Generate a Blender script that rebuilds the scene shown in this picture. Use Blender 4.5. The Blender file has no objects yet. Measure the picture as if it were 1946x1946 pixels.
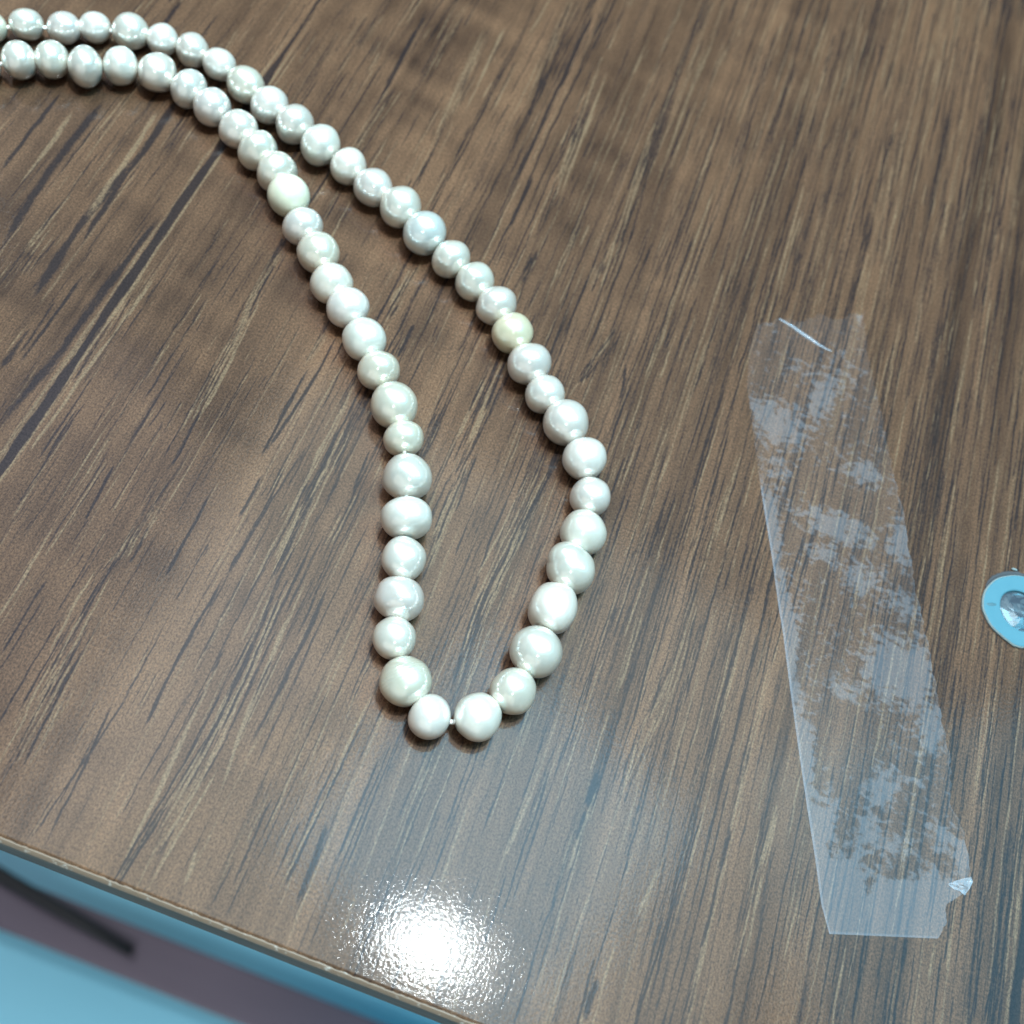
# Strand of white pearls lying on a wood-print table top, seen from close above.
# Built in real size: all lengths below are millimetres, MM turns them into metres.
import bpy, bmesh, math, random
import numpy as np
from mathutils import Vector, Matrix, noise as mnoise

MM = 0.001
sc = bpy.context.scene
col = sc.collection
rng = np.random.default_rng(11)
random.seed(4)

# ------------------------------------------------------------------ camera
CAM = {'C': [-5.4579, -47.8781, 149.3721], 'R': [0.930457, 0.321471, 0.175802], 'U': [-0.366402, 0.816358, 0.44644], 'F': [0.0, 0.479808, -0.877374]}

cd = bpy.data.cameras.new('camera')
cam = bpy.data.objects.new('camera', cd)
col.objects.link(cam)
R, U, F = Vector(CAM['R']), Vector(CAM['U']), Vector(CAM['F'])
m = Matrix(((R.x, U.x, -F.x), (R.y, U.y, -F.y), (R.z, U.z, -F.z))).to_4x4()
m.translation = Vector(CAM['C']) * MM
cam.matrix_world = m
cd.sensor_width = 36.0
cd.lens = 36.0 * 2100.0 / 1946.0
cd.clip_start = 0.005
cd.clip_end = 50.0
cd.dof.use_dof = True
cd.dof.focus_distance = 0.158
cd.dof.aperture_fstop = 21.0
sc.camera = cam

# ------------------------------------------------------------------ room light
w = bpy.data.worlds.new('World')
sc.world = w
w.use_nodes = True
bg = w.node_tree.nodes['Background']
bg.inputs[0].default_value = (0.80, 0.90, 1.0, 1)
bg.inputs[1].default_value = 0.12

def area_lamp(name, pos, aim, size, power, color, shape='DISK', size_y=None):
    L = bpy.data.lights.new(name, 'AREA')
    L.shape = shape
    L.size = size * MM
    if size_y: L.size_y = size_y * MM
    L.energy = power
    L.color = color
    o = bpy.data.objects.new(name, L)
    o.location = Vector(pos) * MM
    o.rotation_euler = (Vector(aim) - Vector(pos)).to_track_quat('-Z', 'Y').to_euler()
    col.objects.link(o)
    return o

area_lamp('ceiling_downlight', (116, 172, 1600), (0, 20, 0), 70, 12.5, (0.92, 0.985, 1.0))
area_lamp('luminous_ceiling', (60, 400, 1620), (0, 20, 0), 1150, 32.0, (0.79, 0.97, 1.0), 'RECTANGLE', 1000)
area_lamp('ceiling_panel', (150, 360, 1600), (0, 20, 0), 460, 13.0, (0.10, 0.62, 1.0), 'RECTANGLE', 460)
area_lamp('ceiling_panel', (1000, 520, 1600), (0, 20, 0), 700, 15.0, (0.10, 0.66, 1.0), 'RECTANGLE', 700)
area_lamp('ceiling_panel', (-640, 430, 1600), (0, 20, 0), 700, 5.0, (0.62, 0.66, 1.0), 'RECTANGLE', 700)
area_lamp('ceiling_downlight', (-1370, 1060, 1600), (0, 20, 0), 320, 11.0, (0.93, 0.97, 1.0))
area_lamp('ceiling_downlight', (240, -1150, 1600), (0, 20, 0), 90, 1.0, (0.92, 0.98, 1.0))
area_lamp('rear_fill', (-300, -2600, 900), (0, 0, -600), 3600, 7, (1.0, 0.96, 0.90), 'RECTANGLE', 2000)  # large soft fill added behind the viewer, not a fixture of the room
area_lamp('floor_fill', (-60, -280, -330), (-70, 40, -720), 420, .46, (0.93, 0.98, 1.0), 'RECTANGLE', 120)  # added light below table height that brightens only the floor, no real lamp

sc.view_settings.view_transform = 'Standard'
sc.view_settings.look = 'None'
sc.view_settings.exposure = 0.74
sc.view_settings.gamma = 1.0

# ------------------------------------------------------------------ data (mm, measured positions on the table)
TAPE_L = [[22.86,87.83],[22.6,81.68],[24.0,73.65],[26.68,66.34],[28.97,59.92],[32.13,51.62],[35.27,43.72],[38.37,35.23],[39.79,31.71],[43.05,22.59],[45.81,15.14],[48.93,6.91],[51.88,-0.63],[53.58,-5.41],[55.49,-8.9]]
TAPE_R = [[40.92,98.41],[42.25,93.89],[44.13,87.92],[47.16,80.34],[50.21,71.99],[53.46,64.13],[55.61,58.6],[57.01,53.97],[59.22,47.47],[61.49,41.87],[63.67,36.33],[66.13,28.65],[68.22,23.4],[69.17,19.88],[69.65,15.28],[71.39,13.44],[72.41,11.68],[73.72,7.63],[74.48,5.53],[74.16,4.27],[71.24,1.22],[71.34,-2.79],[70.81,-3.93]]
PEARLS = [[-120.484,83.981,2.643,2.537],[-115.981,87.331,2.927,2.686],[-110.265,89.724,2.958,2.74],[-105.654,92.602,2.779,2.674],[-99.962,94.329,3.197,3.132],[-94.495,95.754,2.755,2.807],[-88.893,95.912,2.878,3.0],[-83.344,95.054,3.008,2.811],[-77.115,92.563,3.492,3.169],[-71.264,89.864,3.044,3.355],[-65.533,87.828,3.217,3.473],[-59.588,85.402,3.234,3.598],[-53.869,83.751,3.019,3.222],[-48.141,81.234,3.268,3.308],[-42.129,78.988,3.451,3.672],[-36.355,75.469,3.483,3.84],[-30.664,72.954,3.039,3.355],[-25.308,70.132,3.051,3.362],[-20.414,67.044,3.075,3.492],[-16.061,62.891,3.319,3.421],[-11.573,58.219,3.335,3.696],[-7.517,54.24,3.046,3.266],[-2.608,50.221,3.68,3.666],[2.074,45.265,3.438,3.507],[4.921,39.609,3.131,3.163],[5.734,33.06,3.467,3.43],[5.791,26.422,3.472,3.563],[5.179,19.565,3.695,3.574],[4.971,12.189,3.714,3.794],[3.817,5.602,3.273,3.313],[0.282,0.165,3.312,3.299],[-5.641,-2.128,2.875,3.147],[-10.503,1.096,3.52,3.568],[-14.26,6.487,3.08,3.051],[-15.838,12.18,3.128,3.592],[-17.607,18.416,3.363,3.212],[-19.523,24.108,2.974,3.813],[-21.977,30.747,3.654,3.674],[-25.007,37.026,2.74,3.157],[-28.531,41.79,3.715,3.636],[-33.074,46.79,3.044,3.316],[-37.409,51.225,3.49,3.501],[-41.925,55.585,3.172,3.45],[-46.262,58.973,3.203,3.49],[-50.685,63.75,3.444,3.481],[-55.192,67.734,2.95,3.404],[-59.771,72.487,3.658,3.512],[-63.881,76.496,3.099,3.513],[-68.472,79.359,3.114,3.477],[-73.632,82.24,3.203,3.38],[-79.502,84.712,3.181,3.302],[-84.967,86.731,2.971,3.367],[-91.173,87.424,3.315,3.376],[-97.116,85.911,3.007,3.265],[-101.96,82.683,2.959,3.444],[-107.619,81.558,2.841,3.205],[-112.186,78.684,2.831,3.228],[-116.584,75.302,2.747,3.057]]
STROKES = [[[[-62.34,16.88],[-61.59,6.69]],0.35,0,1.0],[[[-43.77,44.43],[-43.91,35.41],[-43.83,26.91]],0.5,0,1.0],[[[-42.31,23.63],[-42.46,16.26]],0.4,0,1.0],[[[-75.19,55.52],[-75.99,36.47],[-76.36,20.84]],0.8,0,0.85],[[[-77.56,61.64],[-78.46,44.87],[-78.65,31.77],[-79.78,15.92]],1.6,0,0.75],[[[-83.79,39.29],[-83.85,27.71]],0.5,0,0.8],[[[-47.71,18.36],[-47.59,3.37]],0.45,0,0.9],[[[-38.39,30.85],[-39.34,17.94],[-40.01,6.65]],0.45,0,0.9],[[[-40.21,6.57],[-40.68,-5.98],[-40.37,-17.31]],0.5,0,1.0],[[[-44.55,-1.53],[-44.29,-14.97],[-46.23,-35.0]],0.35,0,0.8],[[[-45.46,-14.9],[-44.28,-35.21]],0.35,0,0.85],[[[-61.81,-2.79],[-61.83,-14.8]],0.35,0,0.8],[[[-32.11,60.03],[-32.01,52.52]],0.6,0,1.0],[[[-42.26,53.1],[-42.14,45.23],[-43.66,27.29]],0.5,0,0.9],[[[-29.62,34.71],[-28.88,26.31]],0.4,0,0.8],[[[-57.31,132.35],[-56.02,102.5],[-56.2,97.91]],0.6,0,1.0],[[[-27.39,149.45],[-27.21,126.01],[-27.04,112.29],[-26.88,96.11]],0.65,0,1.0],[[[-24.18,100.57],[-24.3,86.89]],0.5,0,0.9],[[[3.12,68.51],[4.56,60.4]],0.5,0,0.9],[[[18.9,0.31],[18.95,-4.95]],1.1,0,1.0],[[[18.95,-4.95],[18.99,-9.98]],0.7,0,0.8],[[[26.52,-25.33],[26.42,-30.38]],0.8,0,0.8],[[[-26.24,12.62],[-26.05,2.22],[-26.54,-14.52]],0.6,0,0.8],[[[-14.05,-3.22],[-14.45,-13.06],[-14.85,-29.55]],0.45,0,0.8],[[[-13.27,-19.27],[-12.66,-24.73],[-12.8,-30.27]],0.7,0,0.8],[[[82.78,1.33],[82.61,-5.09],[82.29,-11.18]],1.15,0,1.2],[[[79.57,1.03],[79.18,-5.62],[78.35,-12.57]],0.6,0,0.7],[[[-58.16,66.94],[-57.99,58.33]],0.9,0,0.6],[[[-80.27,93.36],[-79.56,83.54]],0.7,0,0.5],[[[-97.84,109.61],[-97.82,103.1],[-97.75,93.72]],0.9,0,0.7],[[[-29.6,5.69],[-28.45,-13.36],[-27.22,-21.55]],0.55,1,1.0],[[[-35.15,-10.94],[-34.76,-23.62],[-34.55,-35.44]],0.7,1,0.8],[[[-27.28,-27.98],[-26.4,-32.65]],0.5,1,1.0],[[[-41.89,135.35],[-40.9,109.17]],0.5,1,0.8],[[[-14.03,-0.78],[-14.63,-10.85]],0.4,1,0.8],[[[-14.22,-2.81],[-14.67,-12.54],[-15.21,-29.68]],0.3,1,0.8],[[[30.59,-9.11],[29.84,-15.86]],0.35,1,0.7],[[[19.74,-1.16],[18.84,-14.27]],0.4,1,0.6],[[[-72.75,50.74],[-73.32,35.59],[-74.05,14.58]],0.6,1,0.8],[[[-85.73,67.74],[-85.9,54.82],[-85.67,34.97]],0.6,1,0.4],[[[-57.45,64.54],[-57.42,54.29],[-56.5,45.92],[-56.06,35.01],[-55.44,21.14]],2.4,9,0.9],[[[-54.15,16.78],[-53.87,4.25],[-54.79,0.59]],3.0,9,0.8],[[[-54.64,0.31],[-54.11,-15.16],[-53.44,-29.14]],4.2,11,0.9],[[[-32.2,10.04],[-31.48,-2.15],[-31.15,-16.35],[-32.85,-34.8]],4.6,14,1.0],[[[-35.99,72.91],[-36.66,57.41]],1.8,7,0.9],[[[-34.81,44.25],[-34.89,24.86],[-34.45,10.86]],3.2,11,0.95],[[[-14.95,40.47],[-14.45,17.92]],2.0,8,0.85],[[[-16.72,61.51],[-16.7,49.5],[-16.55,37.15]],2.4,9,0.9],[[[-1.75,46.59],[-4.19,16.7],[-3.1,1.96]],2.6,11,0.95],[[[-6.78,93.28],[-6.74,79.66]],2.2,8,0.8],[[[-0.38,74.5],[-3.66,57.95]],2.0,7,0.9],[[[-18.28,84.46],[-18.69,74.35]],1.6,6,0.8],[[[-44.94,132.3],[-42.11,88.4]],2.6,9,0.7],[[[-21.29,133.24],[-18.91,87.85]],2.4,10,0.9],[[[-32.21,150.09],[-30.0,114.75]],3.0,9,0.75],[[[-7.13,165.57],[-6.03,111.36],[-4.23,80.81]],3,10,0.8],[[[26.08,22.31],[22.76,-0.76]],3,9,0.6],[[[24.66,59.36],[24.46,25.24]],3,9,0.6],[[[-69.91,116.74],[-69.01,90.96]],2,7,0.6],[[[44.48,7.73],[44.26,-18.2]],4,10,0.7],[[[38.71,148.67],[41.06,109.24]],4,9,0.6],[[[-87.35,70.87],[-88.05,53.68],[-87.16,37.59]],1.5,0,0.85],[[[-87.19,87.87],[-86.64,68.58],[-85.97,49.89]],1.0,0,0.9],[[[-97.73,80.35],[-97.77,61.15],[-96.44,44.42]],1.3,0,0.8],[[[-104.91,79.09],[-104.17,57.65]],0.8,0,0.9],[[[-75.87,79.98],[-75.47,61.6],[-75.86,47.96]],0.9,0,0.6],[[[-84.69,33.25],[-84.84,24.58]],0.9,0,0.6],[[[-82.73,45.61],[-82.86,25.55]],0.6,0,0.7],[[[-88.97,82.5],[-88.12,67.76],[-87.86,55.03]],1.0,1,0.75],[[[-76.49,63.61],[-76.08,46.67],[-76.15,28.81]],0.8,1,0.85],[[[-101.03,75.61],[-100.21,57.23]],0.8,1,0.7],[[[-76.06,72.36],[-75.37,47.03],[-74.99,25.18],[-74.66,7.16]],0.5,1,0.7],[[[-85.79,107.17],[-83.98,72.73]],3.5,10,0.6],[[[-75.19,55.52],[-74.32,25.5]],3,10,0.6],[[[-92.13,52.76],[-91.75,36.39]],3.5,10,0.6],[[[-73.31,114.69],[-72.75,103.85]],2,6,0.6],[[[-51.92,137.94],[-51.35,113.24]],3,9,0.6],[[[-54.66,108.19],[-55.13,84.49]],3,9,0.6],[[[-65.21,126.3],[-65.54,106.52]],2.5,8,0.6]]
TAPE = [[22.86,87.83],[22.6,81.68],[24.0,73.65],[26.68,66.34],[28.97,59.92],[32.13,51.62],[35.27,43.72],[38.37,35.23],[39.79,31.71],[43.05,22.59],[45.81,15.14],[48.93,6.91],[51.88,-0.63],[53.58,-5.41],[55.49,-8.9],[56.26,-9.18],[62.45,-7.35],[69.8,-4.66],[70.8,-3.87],[71.34,-2.79],[70.91,1.29],[73.4,3.08],[74.48,5.53],[73.72,7.63],[72.41,11.68],[71.39,13.44],[69.65,15.28],[69.17,19.88],[68.22,23.4],[66.13,28.65],[63.67,36.33],[61.49,41.87],[59.22,47.47],[57.01,53.97],[55.61,58.6],[53.46,64.13],[50.21,71.99],[47.16,80.34],[44.13,87.92],[42.25,93.89],[40.32,99.42],[37.61,94.16],[34.37,89.99],[28.03,90.41]]
HZ = [[40.94,27.61,1.53,9.91,0.9],[47.05,12.81,1.47,9.82,0.9],[33.23,48.38,1.81,6.57,0.8],[29.6,70.7,5.81,2.67,0.7],[31.39,66.96,5.27,3.13,0.7],[37.07,76.6,2.47,5.43,0.8],[46.95,65.22,3.87,2.57,0.7],[44.5,53.4,6.53,2.71,0.9],[55.69,55.25,2.36,4.36,0.9],[43.42,47.3,2.73,1.69,0.8],[50.47,45.87,3.2,3.24,0.7],[57.53,44.0,3.66,2.29,0.7],[57.23,32.55,4.41,5.54,1.0],[61.98,32.69,2.21,5.95,0.9],[65.28,25.16,2.17,4.09,0.9],[50.62,26.23,3.0,1.67,0.6],[60.12,15.49,2.5,1.95,0.7],[64.5,16.55,1.68,0.63,0.8],[58.97,12.59,2.48,1.92,0.8],[61.65,6.46,3.65,2.21,0.6],[52.1,5.93,1.76,4.41,0.9],[62.48,-3.06,9.09,3.81,1.3],[55.26,-2.05,3.13,4.19,1.0],[69.47,2.51,3.23,2.86,0.9],[72.66,8.31,1.48,2.6,1.0],[69.16,10.12,2.48,1.88,0.7],[25.69,88.22,3.04,3.49,0.5],[32.14,81.44,5.01,2.81,0.5],[39.38,84.95,4.07,6.76,0.5],[40.2,96.74,1.47,3.6,0.6],[32.95,59.9,2.34,2.52,0.5],[57.76,5.75,1.61,4.39,0.6],[51.86,19.76,5.05,3.2,-0.8],[59.79,-1.11,1.1,1.77,-1.6],[40.6,59.06,4.72,3.0,-0.4],[48.04,59.2,3.32,2.0,-0.6]]
RING = [76.59,50.86]
RO = [[70.34,49.77],[70.39,51.48],[71.15,53.52],[72.34,55.14],[73.79,56.18],[75.37,56.97],[76.82,57.29],[78.57,57.43],[80.48,56.84],[81.83,55.39],[82.56,53.4],[82.27,50.61],[81.34,47.98],[79.75,45.87],[78.21,45.03],[77.45,44.62],[76.03,44.5],[75.36,44.8],[73.85,45.41],[72.02,46.47],[71.14,47.66],[70.57,48.59]]
CRUM = [[70.87,3.8],[72.31,4.94],[74.02,5.97],[74.49,5.45],[74.01,4.21],[73.52,3.12],[72.68,3.41],[71.73,3.36]]
FOLD = [[26.24,90.28],[28.86,89.8],[31.58,88.86],[34.79,87.93],[36.85,87.68]]
BOARD = [[-227.1,-29.9],[-35.6,-34.1],[121.3,-30.7],[103.5,18.3],[-87.2,17.0],[-248.9,7.5]]
ROD = [[-372.8,20.0],[-242.5,-0.1],[-191.8,-7.0],[-137.5,-14.2]]


# ------------------------------------------------------------------ helpers
def mat(name):
    mt = bpy.data.materials.new(name)
    mt.use_nodes = True
    nt = mt.node_tree
    return mt, nt, nt.nodes['Principled BSDF']

def node(nt, kind, **kw):
    n = nt.nodes.new(kind)
    for k, v in kw.items(): setattr(n, k, v)
    return n

def setv(n, **kw):
    for k, v in kw.items(): n.inputs[k.replace('_', ' ')].default_value = v

def noise_tex(nt, scale, detail=2.0, rough=0.5, stretch=(1, 1, 1), dist=0.0):
    tc = node(nt, 'ShaderNodeTexCoord')
    mp = node(nt, 'ShaderNodeMapping')
    mp.inputs['Scale'].default_value = tuple(s / MM for s in stretch)
    nz = node(nt, 'ShaderNodeTexNoise')
    nz.inputs['Scale'].default_value = scale
    nz.inputs['Detail'].default_value = detail
    nz.inputs['Roughness'].default_value = rough
    nz.inputs['Distortion'].default_value = dist
    nt.links.new(tc.outputs['Object'], mp.inputs['Vector'])
    nt.links.new(mp.outputs['Vector'], nz.inputs['Vector'])
    return nz.outputs['Fac']

def math_n(nt, op, a, b=None, c=None, clamp=False):
    n = node(nt, 'ShaderNodeMath', operation=op, use_clamp=clamp)
    for i, v in enumerate((a, b, c)):
        if v is None: continue
        if isinstance(v, (int, float)): n.inputs[i].default_value = v
        else: nt.links.new(v, n.inputs[i])
    return n.outputs[0]

def ramp(nt, v, lo, hi, a=0.0, b=1.0):
    n = node(nt, 'ShaderNodeMapRange', interpolation_type='SMOOTHSTEP')
    nt.links.new(v, n.inputs['Value'])
    n.inputs['From Min'].default_value = lo; n.inputs['From Max'].default_value = hi
    n.inputs['To Min'].default_value = a; n.inputs['To Max'].default_value = b
    return n.outputs['Result']

def mixc(nt, f, a, b, blend='MIX'):
    n = node(nt, 'ShaderNodeMix', data_type='RGBA', blend_type=blend)
    n.clamp_factor = True
    for sock, v in ((n.inputs[0], f), (n.inputs[6], a), (n.inputs[7], b)):
        if isinstance(v, (int, float)): sock.default_value = v
        elif isinstance(v, tuple): sock.default_value = v if len(v) == 4 else v + (1,)
        else: nt.links.new(v, sock)
    return n.outputs[2]

def bump(nt, bsdf, h, strength, dist_mm, prev=None, to='Normal'):
    b = node(nt, 'ShaderNodeBump')
    b.inputs['Strength'].default_value = strength
    b.inputs['Distance'].default_value = dist_mm * MM
    nt.links.new(h, b.inputs['Height'])
    if prev is not None: nt.links.new(prev, b.inputs['Normal'])
    nt.links.new(b.outputs['Normal'], bsdf.inputs[to])
    return b.outputs['Normal']

def tag(o, label=None, cat=None, group=None, kind=None):
    if label: o['label'] = label
    if cat: o['category'] = cat
    if group: o['group'] = group
    if kind: o['kind'] = kind
    return o

def empty(name, loc):
    o = bpy.data.objects.new(name, None)
    o.location = Vector(loc) * MM
    o.empty_display_size = 0.005
    col.objects.link(o)
    return o

def mesh_obj(name, verts, faces, m_, parent=None, smooth=True, loc=(0, 0, 0)):
    me = bpy.data.meshes.new(name)
    me.from_pydata([tuple(c * MM for c in v) for v in verts], [], faces)
    if smooth: me.polygons.foreach_set('use_smooth', [True] * len(me.polygons))
    me.update()
    return link_mesh(name, me, m_, parent, loc)

def link_mesh(name, me, m_, parent=None, loc=(0, 0, 0)):
    o = bpy.data.objects.new(name, me)
    me.materials.append(m_)
    o.location = Vector(loc) * MM
    col.objects.link(o)
    if parent is not None:
        o.parent = parent
        o.matrix_parent_inverse = Matrix.Translation(-parent.location)
    return o

def bm_obj(name, bm, m_, parent=None, smooth=False):
    me = bpy.data.meshes.new(name)
    bm.to_mesh(me); bm.free()
    if smooth: me.polygons.foreach_set('use_smooth', [True] * len(me.polygons))
    return link_mesh(name, me, m_, parent)

def box(bm, x0, x1, y0, y1, z0, z1, bev=0.0):
    r = bmesh.ops.create_cube(bm, size=1.0)
    for v in r['verts']:
        v.co = Vector((x0 + (v.co.x + .5) * (x1 - x0), y0 + (v.co.y + .5) * (y1 - y0), z0 + (v.co.z + .5) * (z1 - z0))) * MM
    if bev:
        es = list({e for v in r['verts'] for e in v.link_edges})
        bmesh.ops.bevel(bm, geom=es, offset=bev * MM, segments=2, affect='EDGES', profile=0.6)

# ------------------------------------------------------------------ wood print (painted per vertex on a real grid: dark pores, pale grain, tone)
EDGE_Y, SEAM_L, SEAM_R = -35.6, -76.0, 82.6
xs = np.concatenate([np.linspace(-420, -150, 14), np.arange(-145, -76.4, .16), [-76.25, -76.0, -75.75],
                     np.arange(-75.5, 82.2, .145), [82.3, 82.6, 82.9], np.arange(83.1, 118, .16), np.linspace(125, 330, 12)])
ys = np.concatenate([[EDGE_Y, EDGE_Y + .38], np.arange(-35.0, 216, 1.0), np.linspace(222, 420, 16)])
XX, YY = np.meshgrid(xs, ys)

def vnoise(x, y, sx, sy, seed):
    g = np.random.default_rng(seed).random((256, 256))
    u, v = x / sx + 1000.3, y / sy + 1000.7
    i, j = np.floor(u).astype(int), np.floor(v).astype(int)
    fu, fv = u - i, v - j
    fu, fv = fu * fu * (3 - 2 * fu), fv * fv * (3 - 2 * fv)
    i0, i1, j0, j1 = i % 256, (i + 1) % 256, j % 256, (j + 1) % 256
    return (g[i0, j0] * (1 - fu) + g[i1, j0] * fu) * (1 - fv) + (g[i0, j1] * (1 - fu) + g[i1, j1] * fu) * fv

def sstep(x, a, b):
    t = np.clip((x - a) / (b - a), 0, 1)
    return t * t * (3 - 2 * t)

plank_of = np.where(XX <= SEAM_L, 0, np.where(XX <= SEAM_R, 1, 2))
# grain wanders a little along the board
wob = (vnoise(XX, YY, 40, 60, 1) - .5) * 2.2 + (vnoise(XX, YY, 9, 22, 2) - .5) * .8
GX = XX + wob
DARK = np.zeros_like(XX); LITE = np.zeros_like(XX)
comb_w = sstep(XX + (vnoise(XX, YY, 30, 70, 3) - .5) * 44, -16, 34)
comb_w = np.maximum(comb_w, .45 * sstep(vnoise(XX, YY, 12, 90, 4), .45, .8))
pres = vnoise(XX, YY, 5, 15, 8)
for sx_, sy_, sd_, wt in ((.34, 10, 5, .85), (.46, 22, 7, .9), (.75, 40, 10, .5)):
    f_ = vnoise(GX, YY, sx_, sy_, sd_)
    g_ = vnoise(GX + .31, YY, sx_, sy_ * .8, sd_ + 100)
    DARK += .55 * wt * (.16 + .84 * comb_w) * sstep(f_, .62, 1.0) * (.25 + .9 * pres)
    LITE += .55 * wt * .8 * (.12 + .88 * comb_w) * sstep(g_, .66, 1.02) * (.25 + .9 * vnoise(XX, YY, 4, 13, sd_ + 50))
DARK *= .85; LITE *= .85
# soft cross-grain figure (flame) and broad tone
fig = vnoise(XX + YY * .25, YY + XX * .10, 15, 4.6, 20) * .5 + vnoise(XX + YY * .2, YY + XX * .12, 8, 2.8, 21) * .3 + vnoise(XX, YY, 26, 40, 22) * .3
TONE = .56 + (fig / 1.1 - .5) * (.72 - .50 * comb_w) * (.45 + .8 * vnoise(XX, YY, 35, 30, 26))
TONE += (vnoise(GX, YY, 5, 90, 23) - .5) * .38 + (vnoise(GX, YY, 2.0, 50, 24) - .5) * .34 + (vnoise(GX, YY, .9, 18, 25) - .5) * .22
TONE -= .16 * sstep(XX, 56.4, 56.8) * (XX < SEAM_R)

def stroke(pts, width, kind, s, seed):
    """one line of print along measured points; kind 0 dark, 1 pale"""
    r_ = np.random.default_rng(seed)
    p = np.array(sorted(pts, key=lambda q: q[1]))
    y0, y1 = p[0, 1], p[-1, 1]
    rows = np.where((ys >= y0 - .5) & (ys <= y1 + .5))[0]
    if len(rows) < 2: return
    yy = ys[rows]
    xc = np.interp(yy, p[:, 1], p[:, 0]) + (vnoise(yy * 0 + seed * 7.1, yy, 1, 9, 31) - .5) * .4 + (vnoise(yy * 0 + seed * 3.3, yy, 1, 2.2, 32) - .5) * .22
    c0, c1 = np.searchsorted(xs, [xc.min() - 4 * width - .6, xc.max() + 4 * width + .6])
    t = (yy - y0) / max(y1 - y0, 1e-6)
    taper = np.clip(np.minimum(t, 1 - t) * 6 + .25, 0, 1)
    wd = width * (.55 + .9 * vnoise(yy * 0 + seed * 5.7, yy, 1, 5, 33)) * (.4 + .6 * taper)
    amp = s * taper * (.65 + .5 * vnoise(yy * 0 + seed * 9.1, yy, 1, 4, 34))
    dx = (xs[None, c0:c1] - xc[:, None]) / (wd[:, None] * .5)
    prof = amp[:, None] * np.exp(-np.abs(dx) ** 2.6)
    A = DARK if kind == 0 else LITE
    sub = A[rows[0]:rows[-1] + 1, c0:c1]
    np.maximum(sub, prof, out=sub)
    B = LITE if kind == 0 else DARK
    subB = B[rows[0]:rows[-1] + 1, c0:c1]
    subB *= (1 - np.clip(prof, 0, 1))

def along(pts, t0, t1, off):
    p = np.array(sorted(pts, key=lambda q: q[1]))
    y = np.linspace(p[0, 1] + t0 * (p[-1, 1] - p[0, 1]), p[0, 1] + t1 * (p[-1, 1] - p[0, 1]), 6)
    return np.c_[np.interp(y, p[:, 1], p[:, 0]) + off, y]

k = 100
# small pores and hairlines all over
for i in range(1500):
    x = rng.uniform(-145, 118); y = rng.uniform(-35, 216)
    ln = rng.gamma(2.0, 7.5) + 3
    x2 = x + rng.normal(0, .006) * ln
    k += 1
    stroke([(x, y), (x2, y + ln)], rng.uniform(.18, .32), 0, rng.uniform(.3, .8), k)
    if rng.random() < .55:
        k += 1
        stroke([(x + .35, y + rng.uniform(-2, 2)), (x2 + .35, y + ln * rng.uniform(.5, 1))], rng.uniform(.2, .34), 1, rng.uniform(.3, .8), k)
# short hairline pairs that roughen the plain areas
for i in range(2600):
    x = rng.uniform(-142, 60); y = rng.uniform(-36, 214)
    ln = rng.gamma(1.6, 3.2) + 1.5; k += 1
    stroke([(x, y), (x + rng.normal(0, .004) * ln, y + ln)], rng.uniform(.17, .27), 0, rng.uniform(.2, .6), k)
    if i % 2:
        k += 1
        stroke([(x + .3, y + rng.uniform(-1, 1)), (x + .3, y + ln)], rng.uniform(.17, .27), 1, rng.uniform(.2, .55), k)
# the dense comb of fine lines over the right-hand side
ncomb = 0
while ncomb < 1900:
    x = rng.uniform(-40, 116); y = rng.uniform(-45, 205)
    jx, jy = np.searchsorted(xs, x), np.searchsorted(ys, max(y, -35))
    if rng.random() > comb_w[min(jy, len(ys) - 1), min(jx, len(xs) - 1)]: continue
    ncomb += 1; k += 1
    ln = rng.gamma(2.2, 14) + 8
    dx_ = rng.normal(0, .004) * ln
    kd = 0 if rng.random() < .66 else 1
    stroke([(x, y), (x + dx_, y + ln)], rng.uniform(.19, .36), kd, rng.uniform(.3, .85) * (.8 if kd else 1), k)
for pts, wd, kind, s in STROKES:
    k += 1
    if kind < 2:
        stroke(pts, wd, kind, s, k)
    else:
        nn = kind - 2
        # a faint dark ground under the bundle, then alternating dark and pale lines
        stroke(pts, wd * .9, 0, .20 * s, k)
        for q in range(int(nn * 2.8)):
            k += 1
            t0 = rng.uniform(-.05, .6); t1 = min(1.05, t0 + rng.uniform(.2, .75))
            off = rng.normal(0, .27) * wd
            kd = 1 if rng.random() < .48 else 0
            stroke(along(pts, t0, t1, off), rng.uniform(.20, .36), kd, s * rng.uniform(.55, 1.05), k)

# pale lips and the dark joint printed beside the left seam
for x_, w_, kd, s_ in ((-77.1, .7, 1, .5), (-75.1, .5, 1, .9), (-76.0, 1.05, 0, 2.4)):
    k += 1
    stroke([(x_, -40), (x_, 118)], w_, kd, s_, k)
k += 1; stroke([(-76.0, 112), (-76.2, 150), (-76.0, 216)], .7, 0, 1.6, k)
for x_, w_, kd, s_ in ((81.6, .6, 1, .6), (82.6, 1.15, 0, 2.4)):
    k += 1
    stroke([(x_, -40), (x_, 14)], w_, kd, s_, k)

DARK = np.clip(DARK, 0, 2.4); LITE = np.clip(LITE, 0, 1.2); TONE = np.clip(TONE, 0, 1)

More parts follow.
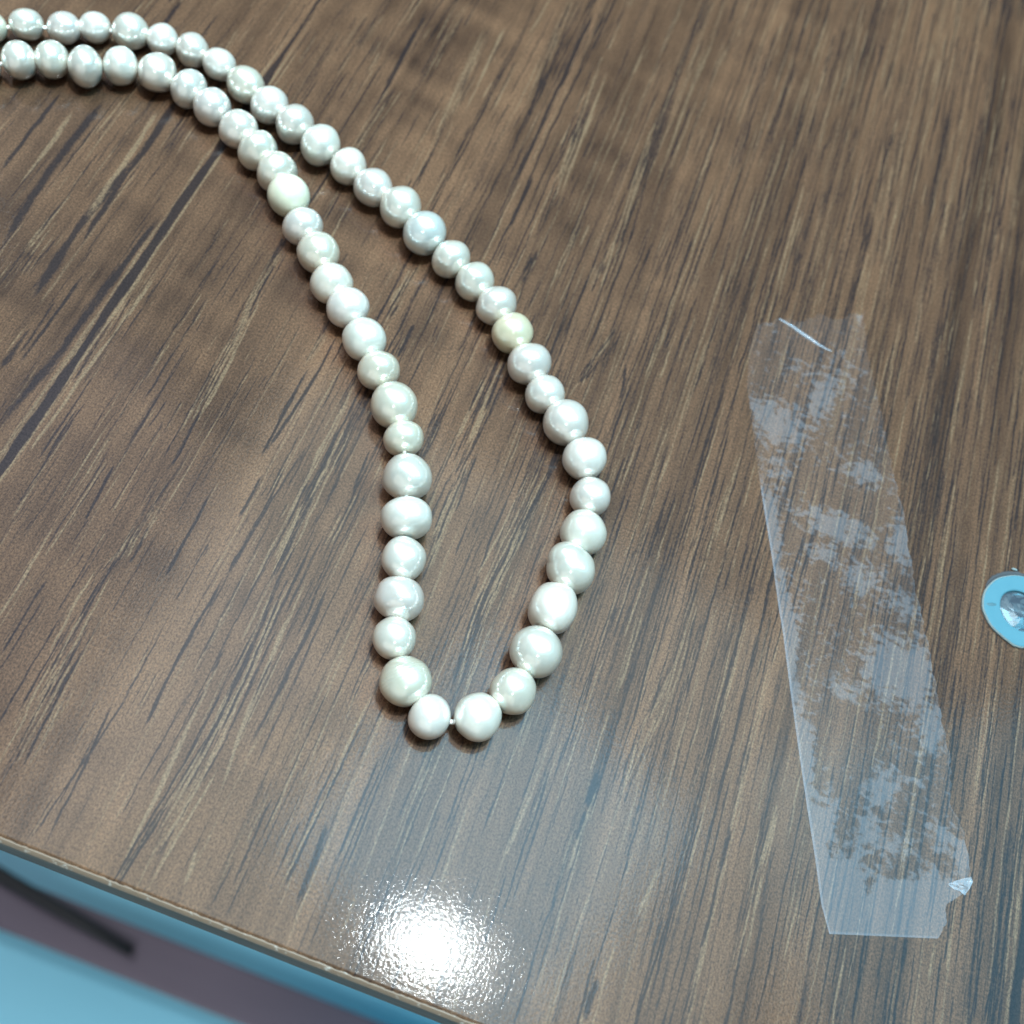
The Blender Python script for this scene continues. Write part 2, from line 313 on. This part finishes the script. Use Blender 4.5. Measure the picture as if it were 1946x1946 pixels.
# ------------------------------------------------------------------ wood material
wood, nt, bs = mat('wood_print_laminate')
at_ = node(nt, 'ShaderNodeAttribute', attribute_name='grain')
sp = node(nt, 'ShaderNodeSeparateColor')
nt.links.new(at_.outputs['Color'], sp.inputs[0])
jag = noise_tex(nt, 1.0, 2, .6, (2.6, 1.0, 1))
speck = noise_tex(nt, 3.3, 3, .75, (1.1, .8, 1))
orange = noise_tex(nt, 2.1, 2.5, .55, (1.15, .85, 1))
fib = noise_tex(nt, 1.0, 2, .6, (3.4, .16, 1))
jg = math_n(nt, 'ADD', math_n(nt, 'MULTIPLY', jag, 1.7), .15)
dk = ramp(nt, math_n(nt, 'MULTIPLY', sp.outputs[0], jg), .06, .64)
jg2 = math_n(nt, 'SUBTRACT', 1.85, math_n(nt, 'MULTIPLY', jag, 1.7))
lt = ramp(nt, math_n(nt, 'MULTIPLY', sp.outputs[1], jg2), .07, .68)
tn = math_n(nt, 'ADD', sp.outputs[2], math_n(nt, 'MULTIPLY', math_n(nt, 'SUBTRACT', fib, .5), .55))
base = mixc(nt, tn, (.019, .0094, .0058), (.103, .0530, .0285))
base = mixc(nt, math_n(nt, 'MULTIPLY', lt, .62), base, (.135, .087, .050))
base = mixc(nt, math_n(nt, 'MULTIPLY', dk, .86), base, (.008, .006, .007))
base = mixc(nt, 1.0, base, mixc(nt, ramp(nt, speck, .3, .7), (.50, .50, .51), (1.52, 1.49, 1.44)), 'MULTIPLY')
nt.links.new(base, bs.inputs['Base Color'])
setv(bs, Roughness=.42, Coat_Weight=.08, Coat_Roughness=.055, Coat_IOR=1.5)
bs.inputs['Specular IOR Level'].default_value = .06
nrm = bump(nt, bs, orange, .7, .018)
n2 = bump(nt, bs, fib, .5, .012, nrm)
nt.links.new(n2, bs.inputs['Coat Normal'])

# ------------------------------------------------------------------ table
table = empty('table', (0, 0, 0))
tag(table, 'brown wood-print table top with dark streaky grain and a glossy finish', 'table')
ZZ = np.zeros_like(XX)
ZZ[0, :] = -.30
seams = [int(np.argmin(np.abs(xs - s_))) for s_ in (SEAM_L, SEAM_R)]
for c0, c1 in ((0, seams[0]), (seams[0], seams[1]), (seams[1], len(xs) - 1)):
    nx, ny = c1 - c0 + 1, len(ys)
    V = np.stack([XX[:, c0:c1 + 1], YY[:, c0:c1 + 1], ZZ[:, c0:c1 + 1]], -1).reshape(-1, 3) * MM
    idx = np.arange(nx * ny).reshape(ny, nx)
    Q = np.stack([idx[:-1, :-1], idx[:-1, 1:], idx[1:, 1:], idx[1:, :-1]], -1).reshape(-1, 4)
    me = bpy.data.meshes.new('plank')
    me.vertices.add(len(V)); me.vertices.foreach_set('co', V.astype(np.float32).ravel())
    me.loops.add(Q.size); me.loops.foreach_set('vertex_index', Q.astype(np.int32).ravel())
    me.polygons.add(len(Q)); me.polygons.foreach_set('loop_start', np.arange(0, Q.size, 4, dtype=np.int32))
    me.update(calc_edges=True)
    ca = me.color_attributes.new('grain', 'FLOAT_COLOR', 'POINT')
    C4 = np.stack([DARK[:, c0:c1 + 1], LITE[:, c0:c1 + 1], TONE[:, c0:c1 + 1], np.ones((ny, nx))], -1).reshape(-1)
    ca.data.foreach_set('color', C4.astype(np.float32))
    link_mesh('plank', me, wood, table)

# front edging band, slightly proud, with a thin chipped upper lip
band, nt, bs = mat('edging_band')
f1 = noise_tex(nt, 1.0, 3, .6, (.035, .6, 1.6))
c_ = mixc(nt, ramp(nt, f1, .35, .68), (.115, .062, .035), (.20, .115, .066))
nt.links.new(c_, bs.inputs['Base Color']); setv(bs, Roughness=.75)
bs.inputs['Specular IOR Level'].default_value = .15
bump(nt, bs, f1, .3, .1)
lip, nt, bs = mat('edging_lip')
f1 = noise_tex(nt, .9, 3, .7, (1, 1, 1))
c_ = mixc(nt, ramp(nt, f1, .58, .74), (.14, .092, .058), (.34, .30, .25))
nt.links.new(c_, bs.inputs['Base Color']); setv(bs, Roughness=.5)
core, nt, bs = mat('chipboard_core')
f1 = noise_tex(nt, .5, 3, .7)
nt.links.new(mixc(nt, f1, (.16, .11, .07), (.32, .24, .16)), bs.inputs['Base Color']); setv(bs, Roughness=.9)

bm = bmesh.new(); box(bm, -420, 330, EDGE_Y + .02, 420, -10.6, -.42)
bm_obj('core', bm, core, table)
bm = bmesh.new(); box(bm, -420, 330, EDGE_Y - .4, EDGE_Y - .01, -11, -.55, .2)
bm_obj('edge_strip', bm, band, table)
# lip: a ragged ribbon that bridges band and print
vs, fs = [], []
nl = 900
for i in range(nl + 1):
    x = -150 + 300 * i / nl
    j = (mnoise.noise((x * .9, 3.1, 0)) * .12 + mnoise.noise((x * 3.1, 7.7, 0)) * .07)
    chip = max(0, mnoise.noise((x * .37, 11.3, 0)) + .5 * mnoise.noise((x * 1.3, 5.3, 0)) - .60) * 1.0
    vs += [(x, EDGE_Y - .41, -.62), (x, EDGE_Y - .30, -.46), (x, EDGE_Y - .05 + j * .3, -.24), (x, EDGE_Y + .12 + j + chip, -.035 + .06 * (chip > .05)), (x, EDGE_Y + .2 + j + chip, -.12)]
for i in range(nl):
    for q in range(4):
        a = i * 5 + q
        fs.append((a, a + 5, a + 6, a + 1))
mesh_obj('edge_lip', vs, fs, lip, table)

# ------------------------------------------------------------------ below the table: pale floor, a board on it, a black cable end
ZF = -720
fl, nt, bs = mat('pale_blue_floor')
f1 = noise_tex(nt, .006, 3, .6)
nt.links.new(mixc(nt, f1, (.18, .50, .66), (.24, .56, .70)), bs.inputs['Base Color']); setv(bs, Roughness=.4)
me = bpy.data.meshes.new('floor')
me.from_pydata([(-6, -6, ZF * MM), (6, -6, ZF * MM), (6, 6, ZF * MM), (-6, 6, ZF * MM)], [], [(0, 1, 2, 3)])
tag(link_mesh('floor', me, fl), kind='structure')
bd, nt, bs = mat('mauve_board')
f1 = noise_tex(nt, .02, 3, .6, (.2, 1, 1))
nt.links.new(mixc(nt, f1, (.085, .066, .092), (.165, .13, .17)), bs.inputs['Base Color']); setv(bs, Roughness=.5)
bm = bmesh.new(); box(bm, -900, 700, -31, 2.0, ZF, ZF + 18, 2)
tag(bm_obj('floor_board', bm, bd), 'narrow blurred mauve-brown board lying on the pale floor below the table edge', 'board')
bk, nt, bs = mat('black_rubber')
setv(bs, Base_Color=(.008, .008, .010, 1), Roughness=.6)
def tube(pts, radii, nseg=14):
    vs, fs = [], []
    P_ = [Vector(p) for p in pts]
    for i, p in enumerate(P_):
        t = (P_[min(i + 1, len(P_) - 1)] - P_[max(i - 1, 0)]).normalized()
        a = t.cross(Vector((0, 0, 1)))
        a = a.normalized() if a.length > 1e-4 else Vector((1, 0, 0))
        b = a.cross(t)
        for s in range(nseg):
            an = 2 * math.pi * s / nseg
            vs.append(p + (a * math.cos(an) + b * math.sin(an)) * radii[i])
    for i in range(len(P_) - 1):
        for s in range(nseg):
            fs.append((i * nseg + s, i * nseg + (s + 1) % nseg, (i + 1) * nseg + (s + 1) % nseg, (i + 1) * nseg + s))
    fs.append(tuple(range(nseg - 1, -1, -1)))
    fs.append(tuple(range((len(P_) - 1) * nseg, len(P_) * nseg)))
    return vs, fs
rp = [(x, y, ZF + 18 + 5.2) for x, y in ROD]
rp = [(rp[0][0] - 300, rp[0][1] + 60, rp[0][2])] + rp
vs, fs = tube(rp, [5, 5, 5, 4.6, 3.4])
tag(mesh_obj('cable', vs, fs, bk), 'blurred black cable end lying along the mauve board below the table', 'cable')

# ------------------------------------------------------------------ pearls
def pearl_mat(name, rough, coat, coat_rough, met):
    mt, nt, bs = mat(name)
    oi = node(nt, 'ShaderNodeObjectInfo')
    n1 = noise_tex(nt, .35, 3, .6)
    c = mixc(nt, ramp(nt, n1, .3, .7), (.93, .94, .93), (1.04, 1.03, 1.02))
    c = mixc(nt, 1.0, oi.outputs['Color'], c, 'MULTIPLY')
    nt.links.new(c, bs.inputs['Base Color'])
    setv(bs, Metallic=met, Roughness=rough, Subsurface_Weight=.22, Subsurface_Scale=.8 * MM, Coat_Weight=coat, Coat_Roughness=coat_rough, Coat_IOR=2.6)
    bs.inputs['Subsurface Radius'].default_value = (1.0, .85, .65)
    bs.inputs['Specular IOR Level'].default_value = .75
    bs.inputs['Thin Film Thickness'].default_value = 330
    bs.inputs['Thin Film IOR'].default_value = 1.5
    n2 = noise_tex(nt, .9, 3, .6)
    bump(nt, bs, n2, .12, .06)
    return mt
m_pearl = pearl_mat('pearl_nacre', .29, 1.0, .15, .44)
m_dull = pearl_mat('pearl_dull_nacre', .55, .25, .32, .12)
m_soft = pearl_mat('pearl_soft_nacre', .36, .9, .20, .36)

def pearl_mesh(a, b, seed, kind):
    nu, nv = 80, 56
    r_ = random.Random(seed)
    off = Vector((r_.uniform(-50, 50), r_.uniform(-50, 50), r_.uniform(-50, 50)))
    lump = .010 if kind == 'dull' else r_.uniform(.014, .042)
    egg = r_.uniform(-.05, .05)
    vs, fs = [], []
    def shape(d):
        x, y, z = d
        if kind == 'barrel':
            e = 2.5
            q = (abs(x) ** e + (math.hypot(y, z)) ** e) ** (-1 / e)
        elif kind == 'oblate':
            e = 2.2
            q = (abs(x) ** e + (math.hypot(y, z)) ** e) ** (-1 / e)
        else:
            q = 1.0
        f = q * (1 + lump * 2 * mnoise.noise(Vector(d) * 1.1 + off) + egg * x)
        if kind == 'baroque':
            t = Vector((-.62, -.66, .42)).normalized().dot(d)
            f *= 1 + .24 * max(0, t - .60) / .40 + .06 * max(0, -t - .5)
        if kind == 'ringed':
            u = x - .12
            f *= 1 + .007 * math.sin(u * 46) * math.exp(-((u - .1) / .30) ** 2) + .006 * math.sin(x * 8)
        # drill-hole dimple at both ends
        e_ = abs(x)
        if e_ > .955: f *= 1 - .02 * (e_ - .955) / .045
        return (x * a * f, y * b * f, z * b * f)
    if kind == 'ringed': nv = 90
    vs.append(shape((1, 0, 0)))
    for i in range(1, nv):
        th = math.pi * i / nv
        for j in range(nu):
            ph = 2 * math.pi * j / nu
            vs.append(shape((math.cos(th), math.sin(th) * math.cos(ph), math.sin(th) * math.sin(ph))))
    vs.append(shape((-1, 0, 0)))
    for j in range(nu): fs.append((0, 1 + j, 1 + (j + 1) % nu))
    for i in range(nv - 2):
        for j in range(nu):
            a0 = 1 + i * nu
            fs.append((a0 + j, a0 + nu + j, a0 + nu + (j + 1) % nu, a0 + (j + 1) % nu))
    last = len(vs) - 1; a0 = 1 + (nv - 2) * nu
    for j in range(nu): fs.append((last, a0 + (j + 1) % nu, a0 + j))
    return vs, fs

SPECIAL = {26: ('baroque', 'baroque pearl with a pointed bluish shoulder'), 27: ('barrel', 'barrel-shaped pearl with flattened sides'),
           32: ('ringed', 'pearl with fine grooved rings'), 36: ('oblate', 'wide flattened pearl, the broadest of its strand'), 34: ('oblate', None),
           46: ('dull', 'matte cream pearl without a sharp highlight'), 19: ('cream', 'creamy yellow pearl'), 15: ('blue', 'large pearl with a blue sheen')}
necklace = empty('pearl_necklace', (PEARLS[30][0], PEARLS[30][1], 0))
tag(necklace, 'white pearl necklace laid out in a narrow loop on the wood table', 'necklace')
chain = [list(p) for p in PEARLS]
# the two strands run on a little past the picture's edge
def run_on(p0, p1, count):
    out = []
    dx, dy = p0[0] - p1[0], p0[1] - p1[1]
    ln = math.hypot(dx, dy); dx /= ln; dy /= ln
    x, y = p0[0], p0[1]
    for q in range(count):
        x += dx * 5.75; y += dy * 5.75
        dx, dy = dx * .998 - dy * -.06, dy * .998 + dx * -.06
        out.append([x, y, 2.8, 2.95])
    return out
head = run_on(chain[0], chain[1], 3)[::-1]
tail = run_on(chain[-1], chain[-2], 3)
full = head + chain + tail
nh = len(head)
for i, (x, y, a, b) in enumerate(full):
    p0, p1 = full[max(i - 1, 0)], full[min(i + 1, len(full) - 1)]
    t = math.atan2(p1[1] - p0[1], p1[0] - p0[0])
    kind, lab = SPECIAL.get(i - nh, (None, None))
    vs, fs = pearl_mesh(a, b, i * 13 + 5, kind)
    cr = math.cos(t); sr = math.sin(t)
    if kind == 'baroque':
        t += math.pi * .0
    roll = 0 if kind else random.uniform(0, 6.28)
    cq, sq = math.cos(roll), math.sin(roll)
    out = []
    for v in vs:
        yy_, zz_ = v[1] * cq - v[2] * sq, v[1] * sq + v[2] * cq
        out.append((v[0] * cr - yy_ * sr, v[0] * sr + yy_ * cr, zz_))
    zmin = min(v[2] for v in out)
    mt = m_pearl
    rr = random.Random(i * 7 + 1)
    warm = rr.uniform(0, 1); tint = rr.uniform(-.012, .018)
    c = (.615 + tint, .575 - .015 * warm, .49 - .06 * warm ** 2 + tint * .6, 1)
    if kind == 'dull': mt = m_dull; c = (.50, .46, .33, 1)
    elif kind == 'cream': mt = m_soft; c = (.58, .51, .34, 1)
    elif kind == 'ringed': mt = m_soft; c = (.52, .48, .37, 1)
    elif kind == 'blue': c = (.57, .585, .53, 1)
    elif rr.random() < .2: mt = m_soft
    o = mesh_obj('pearl', out, fs, mt, necklace, loc=(x, y, -zmin))
    o.color = c
    if lab: o['label'] = lab
th_m, nt, bs = mat('thread')
setv(bs, Base_Color=(.80, .78, .72, 1), Roughness=.7)
tw = noise_tex(nt, 3.0, 1)
bump(nt, bs, tw, .4, .1)
tp = []
for i in range(len(full) - 1):
    p, q = full[i], full[i + 1]
    tp.append((p[0], p[1], p[3]))
    dz = 1.0 if i - nh == 30 else .25
    tp.append(((p[0] * .6 + q[0] * .4), (p[1] * .6 + q[1] * .4) - dz * .4, (p[3] + q[3]) / 2 - dz))
    tp.append(((p[0] * .4 + q[0] * .6), (p[1] * .4 + q[1] * .6) - dz * .4, (p[3] + q[3]) / 2 - dz))
tp.append((full[-1][0], full[-1][1], full[-1][3]))
vs, fs = tube(tp, [.34] * len(tp), 10)
mesh_obj('thread', vs, fs, th_m, necklace)

# ------------------------------------------------------------------ clear tape stuck on the table
tape_root = empty('adhesive_tape', (TAPE[0][0], TAPE[0][1], 0))
tag(tape_root, 'strip of clear sticky tape with cloudy air patches stuck flat on the wood', 'tape')
tape_m, nt, bs = mat('clear_tape')
at_ = node(nt, 'ShaderNodeAttribute', attribute_name='haze')
sp = node(nt, 'ShaderNodeSeparateColor'); nt.links.new(at_.outputs['Color'], sp.inputs[0])
nA = noise_tex(nt, .85, 3, .5, (.8, 1.1, 1), .5)
nB = noise_tex(nt, 1.3, 3, .65)
hz = math_n(nt, 'ADD', sp.outputs[0], math_n(nt, 'MULTIPLY', math_n(nt, 'SUBTRACT', nA, .5), 1.9))
hz = math_n(nt, 'ADD', hz, math_n(nt, 'MULTIPLY', math_n(nt, 'SUBTRACT', nB, .5), .7))
hz = ramp(nt, hz, .28, .78)
setv(bs, Base_Color=(.74, .84, .95, 1), Roughness=.38)
bs.inputs['Specular IOR Level'].default_value = .3
al = math_n(nt, 'ADD', math_n(nt, 'MULTIPLY', hz, .043), .010)
al = math_n(nt, 'ADD', al, math_n(nt, 'MULTIPLY', sp.outputs[1], .16))
nt.links.new(al, bs.inputs['Alpha'])
bump(nt, bs, nA, .3, .15)

# strip grid between the two long edges, rows from top to bottom
LE, RE = TAPE_L, TAPE_R
def resample(poly, nrow):
    p = np.array(poly); s = np.r_[0, np.cumsum(np.hypot(*np.diff(p, axis=0).T))]
    u = np.linspace(0, s[-1], nrow)
    return np.c_[np.interp(u, s, p[:, 0]), np.interp(u, s, p[:, 1])]
NR, NC = 240, 56
L_, R_ = resample(LE, NR), resample(RE, NR)
tt = np.linspace(0, 1, NC)
G = L_[:, None, :] * (1 - tt[None, :, None]) + R_[:, None, :] * tt[None, :, None]
row = np.linspace(0, 1, NR)
# ragged ends and sides
edge_n = vnoise(G[..., 0], G[..., 1], .9, .9, 61) - .5
G[:, -1, 0] += edge_n[:, -1] * .7
G[0, :, 1] += edge_n[0, :] * 2.0 + (vnoise(G[0, :, 0], G[0, :, 1], 2.2, 9, 62) - .5) * 3.0
hz_ = np.full(G.shape[:2], .24)
for x, y, rx, ry, s in HZ:
    dd = ((G[..., 0] - x) / rx) ** 2 + ((G[..., 1] - y) / ry) ** 2
    hz_ += s * .75 * np.exp(-dd ** 1.4)
cc = np.broadcast_to(tt[None, :], hz_.shape)
rw = np.broadcast_to(row[:, None], hz_.shape)
hz_ += .55 * sstep(-cc, -.12, -.02) * sstep(rw, .2, .5) + .8 * sstep(rw, .90, .95)
hz_ = np.clip(hz_ * (.45 + .55 * sstep(rw, .0, .25)), 0, 1.2)
edgeline = np.where((cc < .012) & (rw > .33), .6, 0) + np.where(rw > .996, .5, 0) + np.where((cc > .99) & (rw > .3), .15, 0)
thick = .05
lift = .012 + .07 * np.clip(hz_, 0, 1) * vnoise(G[..., 0], G[..., 1], 3, 3, 63)
V = []; Fc = []
for lay in (1, 0):
    for i in range(NR):
        for j in range(NC):
            V.append((G[i, j, 0], G[i, j, 1], (lift[i, j] + thick) if lay else .008))
Nn = NR * NC
for i in range(NR - 1):
    for j in range(NC - 1):
        a = i * NC + j
        Fc.append((a, a + NC, a + NC + 1, a + 1))
ring_i = [j for j in range(NC)] + [i * NC + NC - 1 for i in range(1, NR)] + [(NR - 1) * NC + j for j in range(NC - 2, -1, -1)] + [i * NC for i in range(NR - 2, 0, -1)]
for q in range(len(ring_i)):
    a, b = ring_i[q], ring_i[(q + 1) % len(ring_i)]
    Fc.append((a, b, b + Nn, a + Nn))
o = mesh_obj('tape_strip', V, Fc, tape_m, tape_root)
ca = o.data.color_attributes.new('haze', 'FLOAT_COLOR', 'POINT')
h2 = np.concatenate([hz_.ravel(), hz_.ravel()]); e2 = np.concatenate([edgeline.ravel(), edgeline.ravel()])
ca.data.foreach_set('color', np.stack([h2, e2, h2 * 0, h2 * 0 + 1], -1).astype(np.float32).ravel())

# creased corner and the folded-over top edge
cr_m, nt, bs = mat('creased_tape')
setv(bs, Base_Color=(.72, .84, .93, 1), Roughness=.14, Alpha=.17)
bs.inputs['Specular IOR Level'].default_value = .5
pc = np.array(CRUM); cen = pc.mean(0)
vs = []; fs = []
NRg = 7
for r in range(NRg):
    f = (r + 1) / NRg
    for q in range(len(pc) * 3):
        t = q / 3; i0 = int(t) % len(pc); i1 = (i0 + 1) % len(pc); u = t - int(t)
        p = cen + (pc[i0] * (1 - u) + pc[i1] * u - cen) * f
        z = .12 + .42 * abs(mnoise.noise((p[0] * 1.3, p[1] * 1.9, 2.0))) + .5 * max(0, 1 - abs((p[1] - cen[1]) / .55)) * (1 - f * .5)
        vs.append((p[0], p[1], z))
vs.append((cen[0], cen[1], .75))
nq = len(pc) * 3
for r in range(NRg - 1):
    for q in range(nq): fs.append((r * nq + q, (r + 1) * nq + q, (r + 1) * nq + (q + 1) % nq, r * nq + (q + 1) % nq))
for q in range(nq): fs.append((len(vs) - 1, q, (q + 1) % nq))
mesh_obj('creased_corner', vs, fs, cr_m, tape_root, smooth=False)
vs, fs = [], []
fo = np.array(FOLD); fo = resample(fo, 26)
for i, p in enumerate(fo):
    e = math.sin(math.pi * min(1, (i + .6) / 25.5))
    wd = .20 + .38 * e
    j = mnoise.noise((i * .6, 1.7, 0)) * .1
    nrm_ = Vector((.55, .83))
    for q, (s_, z) in enumerate(((-.8, .10), (-.3, .16 + .26 * e), (.25, .13 + .18 * e), (.7, .09))):
        vs.append((p[0] + nrm_.x * s_ * wd + j, p[1] + nrm_.y * s_ * wd + j, z))
for i in range(len(fo) - 1):
    for q in range(3):
        a = i * 4 + q
        fs.append((a, a + 4, a + 5, a + 1))
mesh_obj('folded_edge', vs, fs, cr_m, tape_root)

# ------------------------------------------------------------------ blue ring with a glassy plug
grom = empty('grommet', (RING[0], RING[1], 0))
tag(grom, 'bright cyan ring with a clear glassy plug in its hole, set in the wood', 'grommet')
cy, nt, bs = mat('cyan_plastic')
f1 = noise_tex(nt, .6, 2, .5)
nt.links.new(mixc(nt, f1, (.042, .125, .155), (.052, .14, .17)), bs.inputs['Base Color']); setv(bs, Roughness=.6)
bs.inputs['Specular IOR Level'].default_value = .15
pale, nt, bs = mat('pale_rim'); setv(bs, Base_Color=(.17, .20, .19, 1), Roughness=.7)
bs.inputs['Specular IOR Level'].default_value = .1
hole, nt, bs = mat('dark_recess'); setv(bs, Base_Color=(.02, .02, .022, 1), Roughness=.7)
ro = np.array(RO); cx, cyy = RING
NSEG = 88
an = np.unwrap(np.arctan2(ro[:, 1] - cyy, ro[:, 0] - cx)); order = np.argsort(an % (2 * math.pi))
aa = (an % (2 * math.pi))[order]; rad = np.hypot(ro[:, 0] - cx, ro[:, 1] - cyy)[order]
def rad_at(t): return float(np.interp(t, np.r_[aa - 2 * math.pi, aa, aa + 2 * math.pi], np.r_[rad, rad, rad]))
prof = [(1.035, .02, 'o'), (1.03, .36, 'o'), (1.0, .56, 'o'), (.965, .62, 'o'), (3.75, .62, 'i'), (3.55, .52, 'i'), (3.45, .10, 'i')]
vs, fs = [], []
for s in range(NSEG):
    t = 2 * math.pi * s / NSEG
    for f, z, kd in prof:
        r = rad_at(t) * f if kd == 'o' else f + .05 * math.sin(3 * t)
        vs.append((cx + r * math.cos(t), cyy + r * math.sin(t), z))
npf = len(prof)
for s in range(NSEG):
    for q in range(npf - 1):
        a, b = s * npf + q, ((s + 1) % NSEG) * npf + q
        fs.append((a, b, b + 1, a + 1))
o = mesh_obj('ring', vs, fs, cy, grom, smooth=False)
o.data.materials.append(pale)
for p in o.data.polygons:
    if p.index % (npf - 1) in (0, 1): p.material_index = 1
# small notch pressed into the ring, a raised flake beyond it
def blob(name, c, rx, ry, h, rot, m_, parent, seed, n=14):
    vs, fs = [], []
    for r, z in ((1.0, .0), (.8, .7), (.4, 1.0)):
        for q in range(n):
            t = 2 * math.pi * q / n
            k_ = 1 + .22 * mnoise.noise((math.cos(t) * 1.4, math.sin(t) * 1.4, seed))
            x, y = rx * r * k_ * math.cos(t), ry * r * k_ * math.sin(t)
            vs.append((c[0] + x * math.cos(rot) - y * math.sin(rot), c[1] + x * math.sin(rot) + y * math.cos(rot), c[2] + h * z))
    vs.append((c[0], c[1], c[2] + h))
    for r in range(2):
        for q in range(n): fs.append((r * n + q, r * n + (q + 1) % n, (r + 1) * n + (q + 1) % n, (r + 1) * n + q))
    for q in range(n): fs.append((2 * n + q, 2 * n + (q + 1) % n, 3 * n))
    return mesh_obj(name, vs, fs, m_, parent)
notch_m, nt, bs = mat('scuffed_cyan'); setv(bs, Base_Color=(.02, .07, .085, 1), Roughness=.6)
blob('notch', (cx - 5.0, cyy - .95, .615), .95, .28, .05, .35, notch_m, grom, 3.0)
# dark gap along the far side of the ring and a pale flake of laminate on it
vs, fs = [], []
for s in range(31):
    t = math.radians(62 + 100 * s / 30)
    r0 = rad_at(t) * 1.03
    w_ = (.10 + .62 * math.sin(math.pi * s / 30) ** .7) * (1 + .35 * mnoise.noise((s * .5, 4, 0)))
    for r, z in ((r0, .035), (r0 + w_ * .45, .05), (r0 + w_ * .8, .28), (r0 + w_ * 1.25, .03)):
        vs.append((cx + r * math.cos(t), cyy + r * math.sin(t), z))
for s in range(30):
    for q in range(3):
        a = s * 4 + q
        fs.append((a, a + 4, a + 5, a + 1))
o = mesh_obj('rim_gap', vs, fs, hole, grom)
o.data.materials.append(wood)
blob('flake', (cx - 1.7, cyy + 7.35, .18), .5, .2, .14, .15, pale, grom, 9.0)
# glassy faceted plug
gl, nt, bs = mat('clear_glass_plug')
f1 = noise_tex(nt, .55, 2, .5, (1, 1, 1), 1.2)
nt.links.new(mixc(nt, ramp(nt, f1, .42, .60), (.04, .055, .07), (.07, .095, .11)), bs.inputs['Base Color'])
setv(bs, Roughness=.25, Coat_Weight=.22, Coat_Roughness=.04)
bs.inputs['Specular IOR Level'].default_value = .2
bs.inputs['Transmission Weight'].default_value = .35
vs, fs = [], []
for r, z in ((3.5, .10), (3.0, .16), (2.2, .32), (1.2, .48)):
    for q in range(16):
        t = 2 * math.pi * (q + .5 * (r in (3.0, 1.2))) / 16
        rr_ = r * (1 + .08 * mnoise.noise((q * 1.7, r, 5)))
        vs.append((cx + rr_ * math.cos(t), cyy + rr_ * math.sin(t), z + .10 * mnoise.noise((q * .9, r * 2, 1))))
vs.append((cx, cyy, .5))
for r in range(3):
    for q in range(16): fs.append((r * 16 + q, r * 16 + (q + 1) % 16, (r + 1) * 16 + (q + 1) % 16, (r + 1) * 16 + q))
for q in range(16): fs.append((48 + q, 48 + (q + 1) % 16, 64))
mesh_obj('plug', vs, fs, gl, grom, smooth=False)
